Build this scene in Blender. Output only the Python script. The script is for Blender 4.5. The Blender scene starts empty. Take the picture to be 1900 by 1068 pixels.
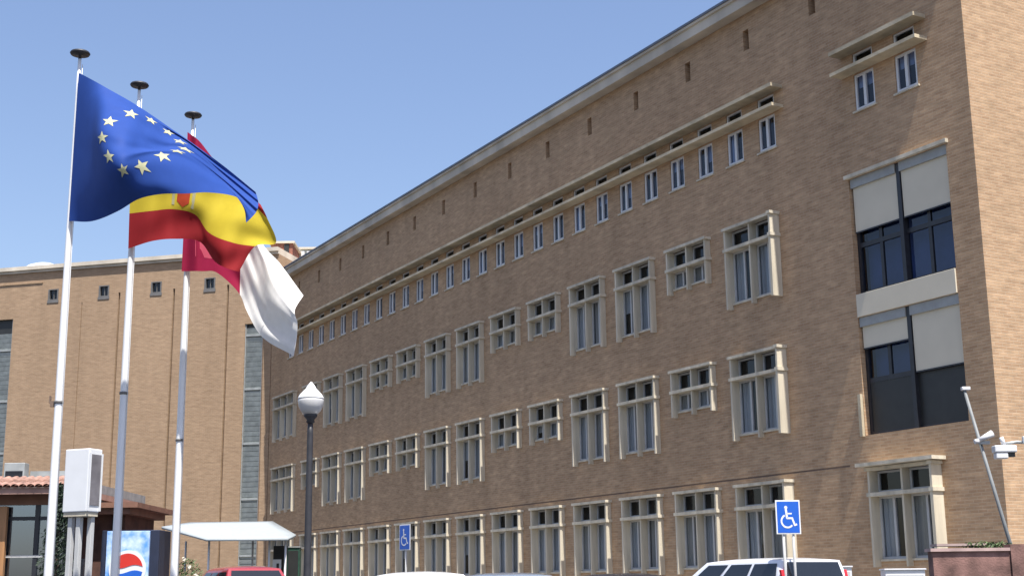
import bpy, bmesh, math, random
import numpy as np
from mathutils import Matrix, Vector
random.seed(7)
R = math.radians
scene = bpy.context.scene
col = scene.collection

# ---------------------------------------------------------------- camera
CAMZ = 1.15
F_PX, PITCH, ROLL = 2513.7, 0.218781, -0.011605
fw = Vector((0, math.cos(PITCH), math.sin(PITCH)))
rt0 = Vector((1, 0, 0)); up0 = rt0.cross(fw)
rt = rt0*math.cos(ROLL) + up0*math.sin(ROLL)
up = -rt0*math.sin(ROLL) + up0*math.cos(ROLL)
cd = bpy.data.cameras.new('camera'); cam = bpy.data.objects.new('camera', cd); col.objects.link(cam)
cd.sensor_fit = 'HORIZONTAL'; cd.sensor_width = 36; cd.lens = F_PX/1900*36
cd.clip_start = 0.1; cd.clip_end = 6000
M4 = Matrix.Identity(4)
for i in range(3):
    M4[i][0] = rt[i]; M4[i][1] = up[i]; M4[i][2] = -fw[i]
M4[2][3] = CAMZ
cam.matrix_world = M4
scene.camera = cam
# ---------------------------------------------------------------- sky, sun, exposure
SUN_AZ, SUN_EL = R(155.4), R(65.5)
world = bpy.data.worlds.new('World'); scene.world = world; world.use_nodes = True
nt = world.node_tree; nt.nodes.clear()
sky = nt.nodes.new('ShaderNodeTexSky'); sky.sky_type = 'NISHITA'; sky.sun_disc = False
sky.sun_elevation = SUN_EL; sky.sun_rotation = SUN_AZ
sky.air_density = 1.3; sky.dust_density = 2.0; sky.ozone_density = 4.5; sky.altitude = 300
bg = nt.nodes.new('ShaderNodeBackground'); bg.inputs[1].default_value = 0.083
wo = nt.nodes.new('ShaderNodeOutputWorld')
tint = nt.nodes.new('ShaderNodeMix'); tint.data_type = 'RGBA'; tint.blend_type = 'MULTIPLY'; tint.inputs[0].default_value = 1; tint.inputs[7].default_value = (1.08, .985, 1.01, 1)
nt.links.new(sky.outputs[0], tint.inputs[6]); nt.links.new(tint.outputs[2], bg.inputs[0]); nt.links.new(bg.outputs[0], wo.inputs[0])
sd = bpy.data.lights.new('sun', 'SUN'); sd.energy = 4.1; sd.angle = R(0.5); sd.color = (1, 0.96, 0.90)
sun = bpy.data.objects.new('sun', sd); col.objects.link(sun)
sv = Vector((math.sin(SUN_AZ)*math.cos(SUN_EL), math.cos(SUN_AZ)*math.cos(SUN_EL), math.sin(SUN_EL)))
sun.rotation_euler = sv.to_track_quat('Z', 'Y').to_euler(); sun.location = (20, -20, 40)
vs = scene.view_settings
vs.view_transform = 'Standard'; vs.look = 'None'; vs.gamma = 1; vs.use_curve_mapping = False; vs.exposure = 1.15

# ---------------------------------------------------------------- helpers
def ray(px, py):
    return fw + rt*((px-950)/F_PX) - up*((py-534)/F_PX)
def at(px, py, Y):
    d = ray(px, py); P = d*(Y/d.y); P.z += CAMZ; return P
def tag(o, label=None, cat=None, group=None, kind=None):
    if label: o['label'] = label
    if cat: o['category'] = cat
    if group: o['group'] = group
    if kind: o['kind'] = kind
    return o
def empty(name, loc=(0, 0, 0), rz=0):
    o = bpy.data.objects.new(name, None); col.objects.link(o); o.location = loc; o.rotation_euler = (0, 0, rz)
    o.empty_display_size = 0.3
    return o
def copy_tree(o, parent=None):
    c = o.copy(); col.objects.link(c); c.parent = parent
    for ch in list(o.children): copy_tree(ch, c)
    return c
class MB:
    def __init__(s): s.bm = bmesh.new(); s.mats = []; s.mi = 0
    def mat(s, m):
        if m not in s.mats: s.mats.append(m)
        s.mi = s.mats.index(m); return s
    def face(s, pts, smooth=False):
        vs_ = [s.bm.verts.new(p) for p in pts]
        f = s.bm.faces.new(vs_); f.material_index = s.mi; f.smooth = smooth; return f
    def box(s, x0, x1, y0, y1, z0, z1):
        v = [s.bm.verts.new((x, y, z)) for z in (z0, z1) for y in (y0, y1) for x in (x0, x1)]
        for q in ((0, 2, 3, 1), (4, 5, 7, 6), (0, 1, 5, 4), (2, 6, 7, 3), (0, 4, 6, 2), (1, 3, 7, 5)):
            f = s.bm.faces.new([v[i] for i in q]); f.material_index = s.mi
        return s
    def prism(s, poly, axis, a, b, smooth=False):
        # poly of 2-D points extruded along an axis from a to b
        def P(p, t):
            if axis == 'x': return (t, p[0], p[1])
            if axis == 'y': return (p[0], t, p[1])
            return (p[0], p[1], t)
        A = [s.bm.verts.new(P(p, a)) for p in poly]; B = [s.bm.verts.new(P(p, b)) for p in poly]
        n = len(poly)
        for i in range(n):
            f = s.bm.faces.new((A[i], A[(i+1) % n], B[(i+1) % n], B[i])); f.material_index = s.mi; f.smooth = smooth
        for L in (A[::-1], B):
            f = s.bm.faces.new(L); f.material_index = s.mi
        return s
    def tube(s, pts, rad, n=12, cap=True):
        pts = [Vector(p) for p in pts]
        if not hasattr(rad, '__len__'): rad = [rad]*len(pts)
        rings = []
        for i, p in enumerate(pts):
            t = (pts[min(i+1, len(pts)-1)] - pts[max(i-1, 0)]).normalized()
            a = t.orthogonal().normalized() if abs(t.z) < .99 else Vector((1, 0, 0))
            if abs(t.z) < .99: a = t.cross(Vector((0, 0, 1))).normalized()
            b = t.cross(a)
            rings.append([s.bm.verts.new(p + a*rad[i]*math.cos(k*2*math.pi/n) + b*rad[i]*math.sin(k*2*math.pi/n)) for k in range(n)])
        for i in range(len(rings)-1):
            for k in range(n):
                f = s.bm.faces.new((rings[i][k], rings[i][(k+1) % n], rings[i+1][(k+1) % n], rings[i+1][k])); f.smooth = True; f.material_index = s.mi
        if cap:
            for r_ in (rings[0], rings[-1]):
                f = s.bm.faces.new(r_); f.material_index = s.mi
        return s
    def lathe(s, prof, c=(0, 0, 0), n=24):
        rings = []
        for r_, z in prof:
            rings.append([s.bm.verts.new((c[0]+r_*math.cos(k*2*math.pi/n), c[1]+r_*math.sin(k*2*math.pi/n), c[2]+z)) for k in range(n)])
        for i in range(len(rings)-1):
            for k in range(n):
                f = s.bm.faces.new((rings[i][k], rings[i][(k+1) % n], rings[i+1][(k+1) % n], rings[i+1][k])); f.smooth = True; f.material_index = s.mi
        for r_ in (rings[0], rings[-1]):
            f = s.bm.faces.new(r_); f.material_index = s.mi
        return s
    def build(s, name, mat=None, parent=None, bevel=0):
        if mat is not None and not s.mats: s.mats = [mat]
        bmesh.ops.recalc_face_normals(s.bm, faces=s.bm.faces)
        if bevel:
            bmesh.ops.bevel(s.bm, geom=[e for e in s.bm.edges if len(e.link_faces) == 2 and e.calc_face_angle(0) > .5], offset=bevel, segments=2, affect='EDGES', profile=.5)
        me = bpy.data.meshes.new(name); s.bm.to_mesh(me); s.bm.free()
        for m in s.mats: me.materials.append(m)
        o = bpy.data.objects.new(name, me); col.objects.link(o)
        if parent: o.parent = parent
        return o

# ---------------------------------------------------------------- materials
def new_mat(name):
    m = bpy.data.materials.new(name); m.use_nodes = True
    return m, m.node_tree, m.node_tree.nodes['Principled BSDF']
def N(nt, t, **kw):
    n = nt.nodes.new(t)
    for k, v in kw.items():
        if k in n.inputs: n.inputs[k].default_value = v
        else: setattr(n, k, v)
    return n
def plain(name, c, rough=.6, metal=0, var=.12, scale=4, bump=0, spec=.5, coat=0, streak=False):
    m, nt, b = new_mat(name)
    tc = N(nt, 'ShaderNodeTexCoord'); no = N(nt, 'ShaderNodeTexNoise', Scale=scale, Detail=5.0)
    if streak:
        mp = N(nt, 'ShaderNodeMapping'); mp.inputs['Scale'].default_value = (1, 1, .12)
        nt.links.new(tc.outputs['Object'], mp.inputs[0]); nt.links.new(mp.outputs[0], no.inputs[0])
    else: nt.links.new(tc.outputs['Object'], no.inputs[0])
    ra = N(nt, 'ShaderNodeValToRGB'); ra.color_ramp.elements[0].position = .3; ra.color_ramp.elements[1].position = .7
    ra.color_ramp.elements[0].color = (*[x*(1-var) for x in c], 1); ra.color_ramp.elements[1].color = (*[min(1, x*(1+var)) for x in c], 1)
    nt.links.new(no.outputs[0], ra.inputs[0]); nt.links.new(ra.outputs[0], b.inputs['Base Color'])
    b.inputs['Roughness'].default_value = rough; b.inputs['Metallic'].default_value = metal
    b.inputs['Specular IOR Level'].default_value = spec; b.inputs['Coat Weight'].default_value = coat
    if bump:
        bp = N(nt, 'ShaderNodeBump', Strength=bump, Distance=.02); n2 = N(nt, 'ShaderNodeTexNoise', Scale=scale*12, Detail=4.0)
        nt.links.new(tc.outputs['Object'], n2.inputs[0]); nt.links.new(n2.outputs[0], bp.inputs['Height']); nt.links.new(bp.outputs[0], b.inputs['Normal'])
    return m
def brick(name, c1, c2, mort, bw=.25, rh=.075, patch=.16):
    m, nt, b = new_mat(name)
    tc = N(nt, 'ShaderNodeTexCoord'); sx = N(nt, 'ShaderNodeSeparateXYZ'); nt.links.new(tc.outputs['Object'], sx.inputs[0])
    ad = N(nt, 'ShaderNodeMath', operation='ADD'); nt.links.new(sx.outputs[0], ad.inputs[0]); nt.links.new(sx.outputs[1], ad.inputs[1])
    cx = N(nt, 'ShaderNodeCombineXYZ'); nt.links.new(ad.outputs[0], cx.inputs[0]); nt.links.new(sx.outputs[2], cx.inputs[1])
    br = N(nt, 'ShaderNodeTexBrick'); nt.links.new(cx.outputs[0], br.inputs['Vector'])
    for k, v in (('Color1', (*c1, 1)), ('Color2', (*c2, 1)), ('Mortar', (*mort, 1)), ('Scale', 1.0), ('Mortar Size', .009), ('Mortar Smooth', .2), ('Bias', 0.0), ('Brick Width', bw), ('Row Height', rh)):
        br.inputs[k].default_value = v
    # per-area variation: large patches, mid speckle and rain streaks
    def mul(src, fac_node, lo, hi):
        ra = N(nt, 'ShaderNodeMapRange'); ra.inputs['From Min'].default_value = .3; ra.inputs['From Max'].default_value = .7
        ra.inputs['To Min'].default_value = lo; ra.inputs['To Max'].default_value = hi
        nt.links.new(fac_node.outputs[0], ra.inputs[0])
        mx = N(nt, 'ShaderNodeVectorMath', operation='SCALE'); nt.links.new(src, mx.inputs[0]); nt.links.new(ra.outputs[0], mx.inputs['Scale'])
        return mx.outputs[0]
    def noise(scale, sc):
        mp = N(nt, 'ShaderNodeMapping'); mp.inputs['Scale'].default_value = sc
        nt.links.new(cx.outputs[0], mp.inputs[0]); n_ = N(nt, 'ShaderNodeTexNoise', Scale=scale, Detail=4.0); nt.links.new(mp.outputs[0], n_.inputs[0]); return n_
    o = mul(br.outputs[0], noise(.22, (1, 1, 1)), 1-patch*.6, 1+patch*.6)
    o = mul(o, noise(2.2, (.6, 2.4, 1)), 1-patch, 1+patch)
    o = mul(o, noise(6, (.5, 1.8, 1)), 1-patch*1.2, 1+patch*1.2)
    o = mul(o, noise(1.3, (1, .08, 1)), 1-patch*.9, 1+patch*.6)
    nt.links.new(o, b.inputs['Base Color'])
    b.inputs['Roughness'].default_value = .9; b.inputs['Specular IOR Level'].default_value = .15
    bp = N(nt, 'ShaderNodeBump', Strength=.5, Distance=.008); nt.links.new(br.outputs['Fac'], bp.inputs['Height']); bp.invert = True
    nt.links.new(bp.outputs[0], b.inputs['Normal'])
    return m
def glass(name, tint=(.75, .8, .85), refl=.12, rough=.03, gc=(1, 1, 1)):
    m, nt, b = new_mat(name); nt.nodes.remove(b)
    tr = N(nt, 'ShaderNodeBsdfTransparent'); tr.inputs[0].default_value = (*tint, 1)
    gl = N(nt, 'ShaderNodeBsdfGlossy'); gl.inputs['Roughness'].default_value = rough; gl.inputs[0].default_value = (*gc, 1)
    # Schlick reflectance from the facing angle, the same from either side of the pane
    fr = N(nt, 'ShaderNodeLayerWeight', Blend=.5); pw = N(nt, 'ShaderNodeMath', operation='POWER'); pw.inputs[1].default_value = 5
    ad = N(nt, 'ShaderNodeMath', operation='ADD'); ad.inputs[1].default_value = .045+refl; ad.use_clamp = True
    mx = N(nt, 'ShaderNodeMixShader'); out = nt.nodes['Material Output']
    nt.links.new(fr.outputs['Facing'], pw.inputs[0]); nt.links.new(pw.outputs[0], ad.inputs[0]); nt.links.new(ad.outputs[0], mx.inputs[0]); nt.links.new(tr.outputs[0], mx.inputs[1]); nt.links.new(gl.outputs[0], mx.inputs[2]); nt.links.new(mx.outputs[0], out.inputs[0])
    return m
def cloth(name, c, trans=.35, rough=.8):
    m, nt, b = new_mat(name)
    tc = N(nt, 'ShaderNodeTexCoord'); no = N(nt, 'ShaderNodeTexNoise', Scale=5.0, Detail=3.0); nt.links.new(tc.outputs['Object'], no.inputs[0])
    ra = N(nt, 'ShaderNodeValToRGB'); ra.color_ramp.elements[0].color = (*[x*.88 for x in c], 1); ra.color_ramp.elements[1].color = (*[min(1, x*1.1) for x in c], 1)
    nt.links.new(no.outputs[0], ra.inputs[0])
    b.inputs['Roughness'].default_value = rough; b.inputs['Specular IOR Level'].default_value = .15
    nt.links.new(ra.outputs[0], b.inputs['Base Color'])
    tr = N(nt, 'ShaderNodeBsdfTranslucent'); nt.links.new(ra.outputs[0], tr.inputs[0])
    mx = N(nt, 'ShaderNodeMixShader'); mx.inputs[0].default_value = trans; out = nt.nodes['Material Output']
    nt.links.new(b.outputs[0], mx.inputs[1]); nt.links.new(tr.outputs[0], mx.inputs[2]); nt.links.new(mx.outputs[0], out.inputs[0])
    return m
M = dict(
    brick=brick('brick', (.45, .300, .180), (.375, .240, .143), (.44, .325, .218), patch=.11),
    brick_pale=brick('brick_pale', (.345, .237, .150), (.308, .208, .130), (.35, .26, .18), patch=.08),
    brick_red=brick('brick_red', (.30, .10, .07), (.22, .08, .055), (.33, .22, .17), patch=.2),
    concrete=plain('concrete', (.52, .465, .36), .85, var=.26, scale=3.5, bump=.25, streak=True),
    cornice=plain('cornice', (.52, .465, .38), .85, var=.22, scale=.9, bump=.25, streak=True),
    ledge=plain('ledge_stone', (.47, .40, .28), .85, var=.28, scale=1.6, bump=.25),
    white=plain('white_paint', (.62, .62, .62), .35, var=.05),
    greyframe=plain('grey_frame', (.46, .46, .45), .5, var=.08),
    pole=plain('pole_paint', (.72, .72, .72), .35, var=.06, scale=1.2),
    darkmetal=plain('dark_metal', (.03, .03, .035), .5, var=.2, scale=8),
    bronze=plain('bronze_frame', (.02, .021, .026), .4, var=.2, scale=8),
    zinc=plain('zinc_trim', (.09, .11, .15), .5, var=.2),
    blind=plain('blind_fabric', (.60, .54, .42), .8, var=.04, scale=1.5),
    blindbox=plain('blind_box', (.30, .31, .30), .6, var=.1),
    curtain=plain('curtain', (.55, .54, .52), .9, var=.15, scale=3, streak=True),
    curtain2=plain('warm_curtain', (.50, .46, .40), .9, var=.2, scale=3, streak=True),
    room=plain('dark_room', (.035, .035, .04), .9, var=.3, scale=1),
    glass=glass('glass', (.6,.65,.7), .0), glass_blue=glass('blue_glass', (.42, .50, .68), .01),
    darkgrey=plain('dark_grey_frame', (.13, .125, .12), .6, var=.15),
    panel=plain('dark_panel', (.022, .023, .022), .45, var=.15),
    louvre=plain('louvre_glass', (.37, .40, .375), .25, var=.2, scale=3),
    asphalt=plain('asphalt', (.05, .05, .052), .9, var=.3, scale=3, bump=.4),
    paving=plain('paving', (.32, .30, .27), .9, var=.15, scale=2, bump=.3),
    line=plain('road_paint', (.7, .7, .68), .7, var=.1),
    tile=plain('roof_tile', (.30, .17, .13), .8, var=.35, scale=6, bump=.4),
    roofgrey=plain('roof_felt', (.25, .25, .25), .9, var=.2),
    brown=plain('brown_fascia', (.20, .10, .065), .7, var=.2, scale=3),
    wood=plain('orange_wood', (.38, .19, .08), .55, var=.3, scale=5, streak=True),
    pavglass=glass('pavilion_glass', (.35, .45, .6), .30, .04, (.62, .78, 1)),
    greymetal=plain('grey_metal', (.34, .35, .34), .45, metal=.3, var=.15),
    blue_sign=plain('blue_sign', (.012, .10, .48), .35, var=.05),
    white_sign=plain('white_sign', (.68, .69, .70), .35, var=.03),
    canvas=cloth('white_canvas', (.35, .385, .40), .12),
    rubber=plain('rubber', (.02, .02, .02), .8, var=.2),
    chrome=plain('alloy', (.55, .55, .56), .3, metal=.9, var=.05),
    redlamp=plain('red_lens', (.5, .01, .01), .15, var=.1, coat=1),
    headlamp=plain('head_lens', (.75, .77, .8), .1, var=.05, coat=1),
    carglass=plain('car_glass', (.012, .014, .018), .06, var=.1, spec=.8),
    globe=plain('opal_globe', (.85, .86, .86), .25, var=.03, coat=.4),
    leaf=plain('leaf', (.07, .11, .035), .6, var=.4, scale=9),
    needle=plain('needle', (.018, .035, .018), .7, var=.4, scale=9),
    bark=plain('bark', (.10, .07, .05), .9, var=.3, scale=12),
    petal=plain('petal', (.8, .74, .62), .7, var=.1),
    green=plain('dark_green_panel', (.02, .07, .045), .4, var=.3, scale=6),
)
# ---------------------------------------------------------------- setting
g = MB(); g.face([(-1500, -300, 0), (1500, -300, 0), (1500, 3000, 0), (-1500, 3000, 0)])
tag(g.build('ground', M['asphalt']), kind='structure')

# ================================================================ MAIN BUILDING
# local frame: x along the street front away from the viewer, y outwards, z up
ALPHA = -0.511275
dv = Vector((math.sin(ALPHA), math.cos(ALPHA), 0)); nn = Vector((math.cos(ALPHA), -math.sin(ALPHA), 0))
DIST = 24.0
RZ = math.atan2(dv.y, dv.x)
origin = nn*DIST
bld = empty('hospital_building', (origin.x, origin.y, 0), RZ)
tag(bld, 'long brown brick building with rows of pale framed windows, filling the right side', 'building')
Z = lambda z: z + CAMZ
S0, S1 = 20.85, 69.7
ZTOP = Z(16.32)

def holed_wall(mb, x0, x1, z0, z1, holes, y=0, wallmat=None):
    """front skin at y with rectangular holes (xa,xb,za,zb,depth,backed)"""
    xs = sorted({x0, x1, *[h[0] for h in holes], *[h[1] for h in holes]})
    zs = sorted({z0, z1, *[h[2] for h in holes], *[h[3] for h in holes]})
    # column strips: merge vertically where there is no hole
    for i in range(len(xs)-1):
        xm = (xs[i]+xs[i+1])/2
        hs = sorted([h for h in holes if h[0] < xm < h[1]], key=lambda h: h[2])
        z = z0
        for h in hs + [None]:
            zt = h[2] if h else z1
            if zt > z + 1e-5: mb.face([(xs[i+1], y, z), (xs[i], y, z), (xs[i], y, zt), (xs[i+1], y, zt)])
            if h: z = h[3]
    for a, b, c, d, dep, backed in holes:
        yb = y - dep
        mb.face([(a, y, c), (b, y, c), (b, yb, c), (a, yb, c)]); mb.face([(a, y, d), (a, yb, d), (b, yb, d), (b, y, d)])
        mb.face([(a, y, c), (a, yb, c), (a, yb, d), (a, y, d)]); mb.face([(b, y, c), (b, y, d), (b, yb, d), (b, yb, c)])
        if backed: mb.face([(a, yb, c), (b, yb, c), (b, yb, d), (a, yb, d)])

WW = 1.97                         # width of a window surround
H_T, H_S = 2.37, 1.40
cen = lambda k: 28.985 + 2.835*k
pattern = 'TSTTSSTTSSTTS'
TOPS = [(3, Z(10.05)), (2, Z(6.33)), (1, Z(2.75))]
placements = []                   # (kind, centre, bottom z)
for row, zt in TOPS:
    for k, c in enumerate(pattern):
        kind = 'T' if (row == 1 or c == 'T') else 'S'
        if k == 0: placements.append(('E', 28.86, zt - H_T)); continue
        placements.append((kind, cen(k), zt - (H_T if kind == 'T' else H_S)))
    placements.append(('W', 66.9, zt - H_T))
placements.append(('E', 23.72, Z(2.80) - H_T))
holes = []
for kind, c, zb in placements:
    h = H_S if kind == 'S' else H_T; w = {'W': 3.1, 'E': 2.2}.get(kind, WW)/2 - .03
    holes.append((c-w, c+w, zb+.17, zb+h-.04, .16, False))
small = [28.05 + 1.4205*j for j in range(28)] + [24.19, 22.74]
for c in small:
    holes.append((c-.36, c+.36, Z(11.92), Z(12.90), .16, False)); holes.append((c-.36, c+.36, Z(13.05), Z(13.48), .16, False))
slots = [25.93 + 2.82*j for j in range(15)] + [23.1]
for c in slots: holes.append((c-.13, c+.13, Z(15.15), Z(15.77), .30, True))
holes.append((21.68, 24.98, Z(7.17), Z(10.20), .30, False)); holes.append((21.68, 24.98, Z(3.62), Z(6.58), .30, False))

w = MB()
holed_wall(w, S0, S1, 0, ZTOP, holes)
DEP = 15
w.face([(S0, 0, 0), (S0, 0, ZTOP), (S0, -DEP, ZTOP), (S0, -DEP, 0)])
w.face([(S1, 0, 0), (S1, -DEP, 0), (S1, -DEP, ZTOP), (S1, 0, ZTOP)])
w.face([(S0, -DEP, 0), (S0, -DEP, ZTOP), (S1, -DEP, ZTOP), (S1, -DEP, 0)])
w.face([(S0, 0, ZTOP), (S1, 0, ZTOP), (S1, -DEP, ZTOP), (S0, -DEP, ZTOP)])
w.build('wall', M['brick'], bld)
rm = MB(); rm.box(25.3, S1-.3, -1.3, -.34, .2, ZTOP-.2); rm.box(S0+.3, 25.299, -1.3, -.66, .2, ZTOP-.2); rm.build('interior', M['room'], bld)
# cornice band with metal edge, running round the corner
cn = MB()
cn.box(S0-.38, S1, 0, .38, ZTOP-.06, Z(16.58)); cn.box(S0-.38, S0, -DEP, 0, ZTOP-.06, Z(16.58))
cn.box(S0-.45, S1, -.3, .45, Z(16.58), Z(16.66)); cn.box(S0-.45, S0+.4, -DEP, -.3, Z(16.58), Z(16.66))
cn.build('cornice', M['cornice'], bld)
tr = MB(); tr.box(S0-.49, S1, -.2, .49, Z(16.66), Z(16.73)); tr.box(S0-.49, S0+.3, -DEP, -.2, Z(16.66), Z(16.73)); tr.build('roof_edge', M['zinc'], bld)
# shadow line over the ground floor, put into a thin strip's dark colour
sc = MB(); sc.box(25.6, S1-.1, 0, .006, Z(2.90), Z(2.94)); sc.build('shadow_line', plain('painted_shadow_brown', (.13, .085, .06), .9), bld)
# long thin ledges over and under the clerestory
def ledge(a, b):
    for z0, z1 in ((Z(12.93), Z(13.02)), (Z(13.50), Z(13.60))):
        l = MB(); l.box(a, b, 0, .42, z0, z1); l.build('ledge', M['ledge'], bld)
ledge(27.3, 67.2); ledge(21.98, 24.98)

def surround(mb, W, H, nf, end=False):
    mb.mat(M['concrete'])
    hw = W/2; sh0, sh1 = H-.70, H-.61
    mb.box(-hw-.05, hw+.04, -.02, .25, H-.08, H)                     # lintel
    mb.box(-hw-.05, hw+.03, -.08, .235, sh0, sh1)                     # transom shelf
    for i in range(nf):
        t = i/(nf-1); x = -hw+.037 + t*(W-.074); fw_ = .034 if i in (0, nf-1) else .030
        dp = .20 if i in (0, nf-1) else .17
        if end and i == 0: dp = .335; fw_ = .045; mb.box(x-fw_, x+.02, .25, dp, sh1, H-.081); mb.box(x-fw_-.04, x+.05, .236, dp+.03, sh0, sh1); mb.box(x-fw_-.05, x+.06, .251, dp+.03, H-.08, H)
        mb.box(x-fw_, x+fw_, -.15, dp, 0, sh0); mb.box(x-fw_, x+fw_, -.15, min(dp, .25), sh1, H-.081)
    mb.box(-hw+.11, hw-.11, -.15, .045, .13, .18)
def glazing(root, W, H, nf, cur):
    hw = W/2
    fr = MB(); pa = MB(); n = nf-1
    sh0, sh1 = H-.70, H-.61
    cell = (W-.074)/n
    for i in range(n):
        xa = -hw+.037+i*cell+.035; xb = xa+cell-.070
        for z0, z1, mull in ((.18, sh0, True), (sh1, H-.085, False)):
            y0, y1 = -.13, -.07
            fr.box(xa, xa+.05, y0, y1, z0, z1); fr.box(xb-.05, xb, y0, y1, z0, z1)
            fr.box(xa+.05, xb-.05, y0, y1, z0, z0+.06); fr.box(xa+.05, xb-.05, y0, y1, z1-.05, z1)
            if mull:
                xm = (xa+xb)/2; fr.box(xm-.035, xm+.035, y0, y1+.01, z0+.06, z1-.05)
            pa.face([(xa+.05, -.10, z0+.06), (xb-.05, -.10, z0+.06), (xb-.05, -.10, z1-.05), (xa+.05, -.10, z1-.05)])
        # curtains a little way behind the panes
        f0, f1, zc, wm = cur[i % len(cur)]
        if f1 > f0:
            c_ = MB()
            X0 = xa+(xb-xa)*f0; X1 = xa+(xb-xa)*f1; nseg = max(3, int((X1-X0)/.07)); zb_ = .18+(sh0-.18)*zc
            for q in range(nseg):
                a_ = X0+(X1-X0)*q/nseg; b_ = X0+(X1-X0)*(q+1)/nseg; ya = -.145-.03*(q % 2); yb = -.145-.03*((q+1) % 2)
                c_.face([(a_, ya, zb_), (b_, yb, zb_), (b_, yb, sh0), (a_, ya, sh0)])
            bmesh.ops.remove_doubles(c_.bm, verts=c_.bm.verts, dist=1e-4)
            c_.build('curtain', M['curtain2'] if wm else M['curtain'], root)
    fr.build('casement', M['greyframe'], root)
    pa.build('pane', M['glass'], root)
protos = {}
def window_proto(kind, v):
    W = {'W': 3.1, 'E': 2.2}.get(kind, WW); H = H_S if kind == 'S' else H_T; nf = 4 if kind == 'W' else 3
    cur = [[(.48, 1, 0, 0), (.50, 1, 0, 0)], [(.5, .97, 0, 1), (.45, .98, .0, 0)], [(.52, 1, 0, 1), (.62, 1, .0, 0)], [(.35, 1, .0, 0), (.5, 1, .0, 1)], [(.5, 1, .0, 0), (.0, 1, .5, 0)]][v]
    m = MB(); surround(m, W, H, nf, kind == 'E'); o = m.build('window', None, bld)
    glazing(o, W, H, nf, cur)
    return o
for i, (kind, c, zb) in enumerate(placements):
    v = (i*7 + i//5) % 5
    if kind == 'W': v = 2
    if (kind, v) in protos: o = copy_tree(protos[kind, v], bld)
    else: o = window_proto(kind, v); protos[kind, v] = o
    o.location = (c, 0, zb)
# small upper windows
def small_proto(v):
    m = MB().mat(M['white']); y0, y1 = -.10, -.03; H = .98
    m.box(-.355, -.29, y0, y1, .005, H-.005); m.box(.29, .355, y0, y1, .005, H-.005); m.box(-.29, .29, y0, y1, .005, .08); m.box(-.29, .29, y0, y1, H-.07, H-.005)
    m.box(-.045, .045, y0, y1+.012, .08, H-.07)
    m.mat(M['concrete']).box(-.42, .42, -.03, .05, -.05, -.003)
    o = m.build('window', None, bld)
    p = MB(); p.face([(-.29, -.07, .08), (.29, -.07, .08), (.29, -.07, H-.07), (-.29, -.07, H-.07)]); p.build('pane', M['glass_blue'], o)
    if v:
        c = MB(); a, b, z = [(0, 0, 0), (-.28, 0, .45), (0, .28, .0), (-.28, .28, .62)][v]
        c.box(a, b, -.13, -.115, z, H-.02); c.build('curtain', M['curtain'], o)
    return o
def clere_proto():
    m = MB().mat(M['white']); y0, y1 = -.10, -.03; H = .43
    m.box(-.355, -.30, y0, y1, .004, H-.004); m.box(.30, .355, y0, y1, .004, H-.004); m.box(-.30, .30, y0, y1, .004, .05); m.box(-.30, .30, y0, y1, H-.05, H-.004)
    o = m.build('clerestory_window', None, bld)
    p = MB(); p.face([(-.30, -.07, .05), (.30, -.07, .05), (.30, -.07, H-.05), (-.30, -.07, H-.05)]); p.build('pane', M['glass'], o)
    return o
sp = [small_proto(v) for v in range(4)]; cp = clere_proto()
for i, c in enumerate(small):
    v = [0, 2, 1, 3, 0, 1, 3, 2, 0, 3, 1][i % 11]
    if c < 25: v = 3
    o = sp[v] if sp[v] is not None and not sp[v].get('used') else copy_tree(sp[v], bld)
    sp[v]['used'] = 1; o.location = (c, 0, Z(11.92))
    o = cp if i == 0 else copy_tree(cp, bld)
    o.location = (c, 0, Z(13.05))
for o in bpy.data.objects:
    if 'used' in o: del o['used']
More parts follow.
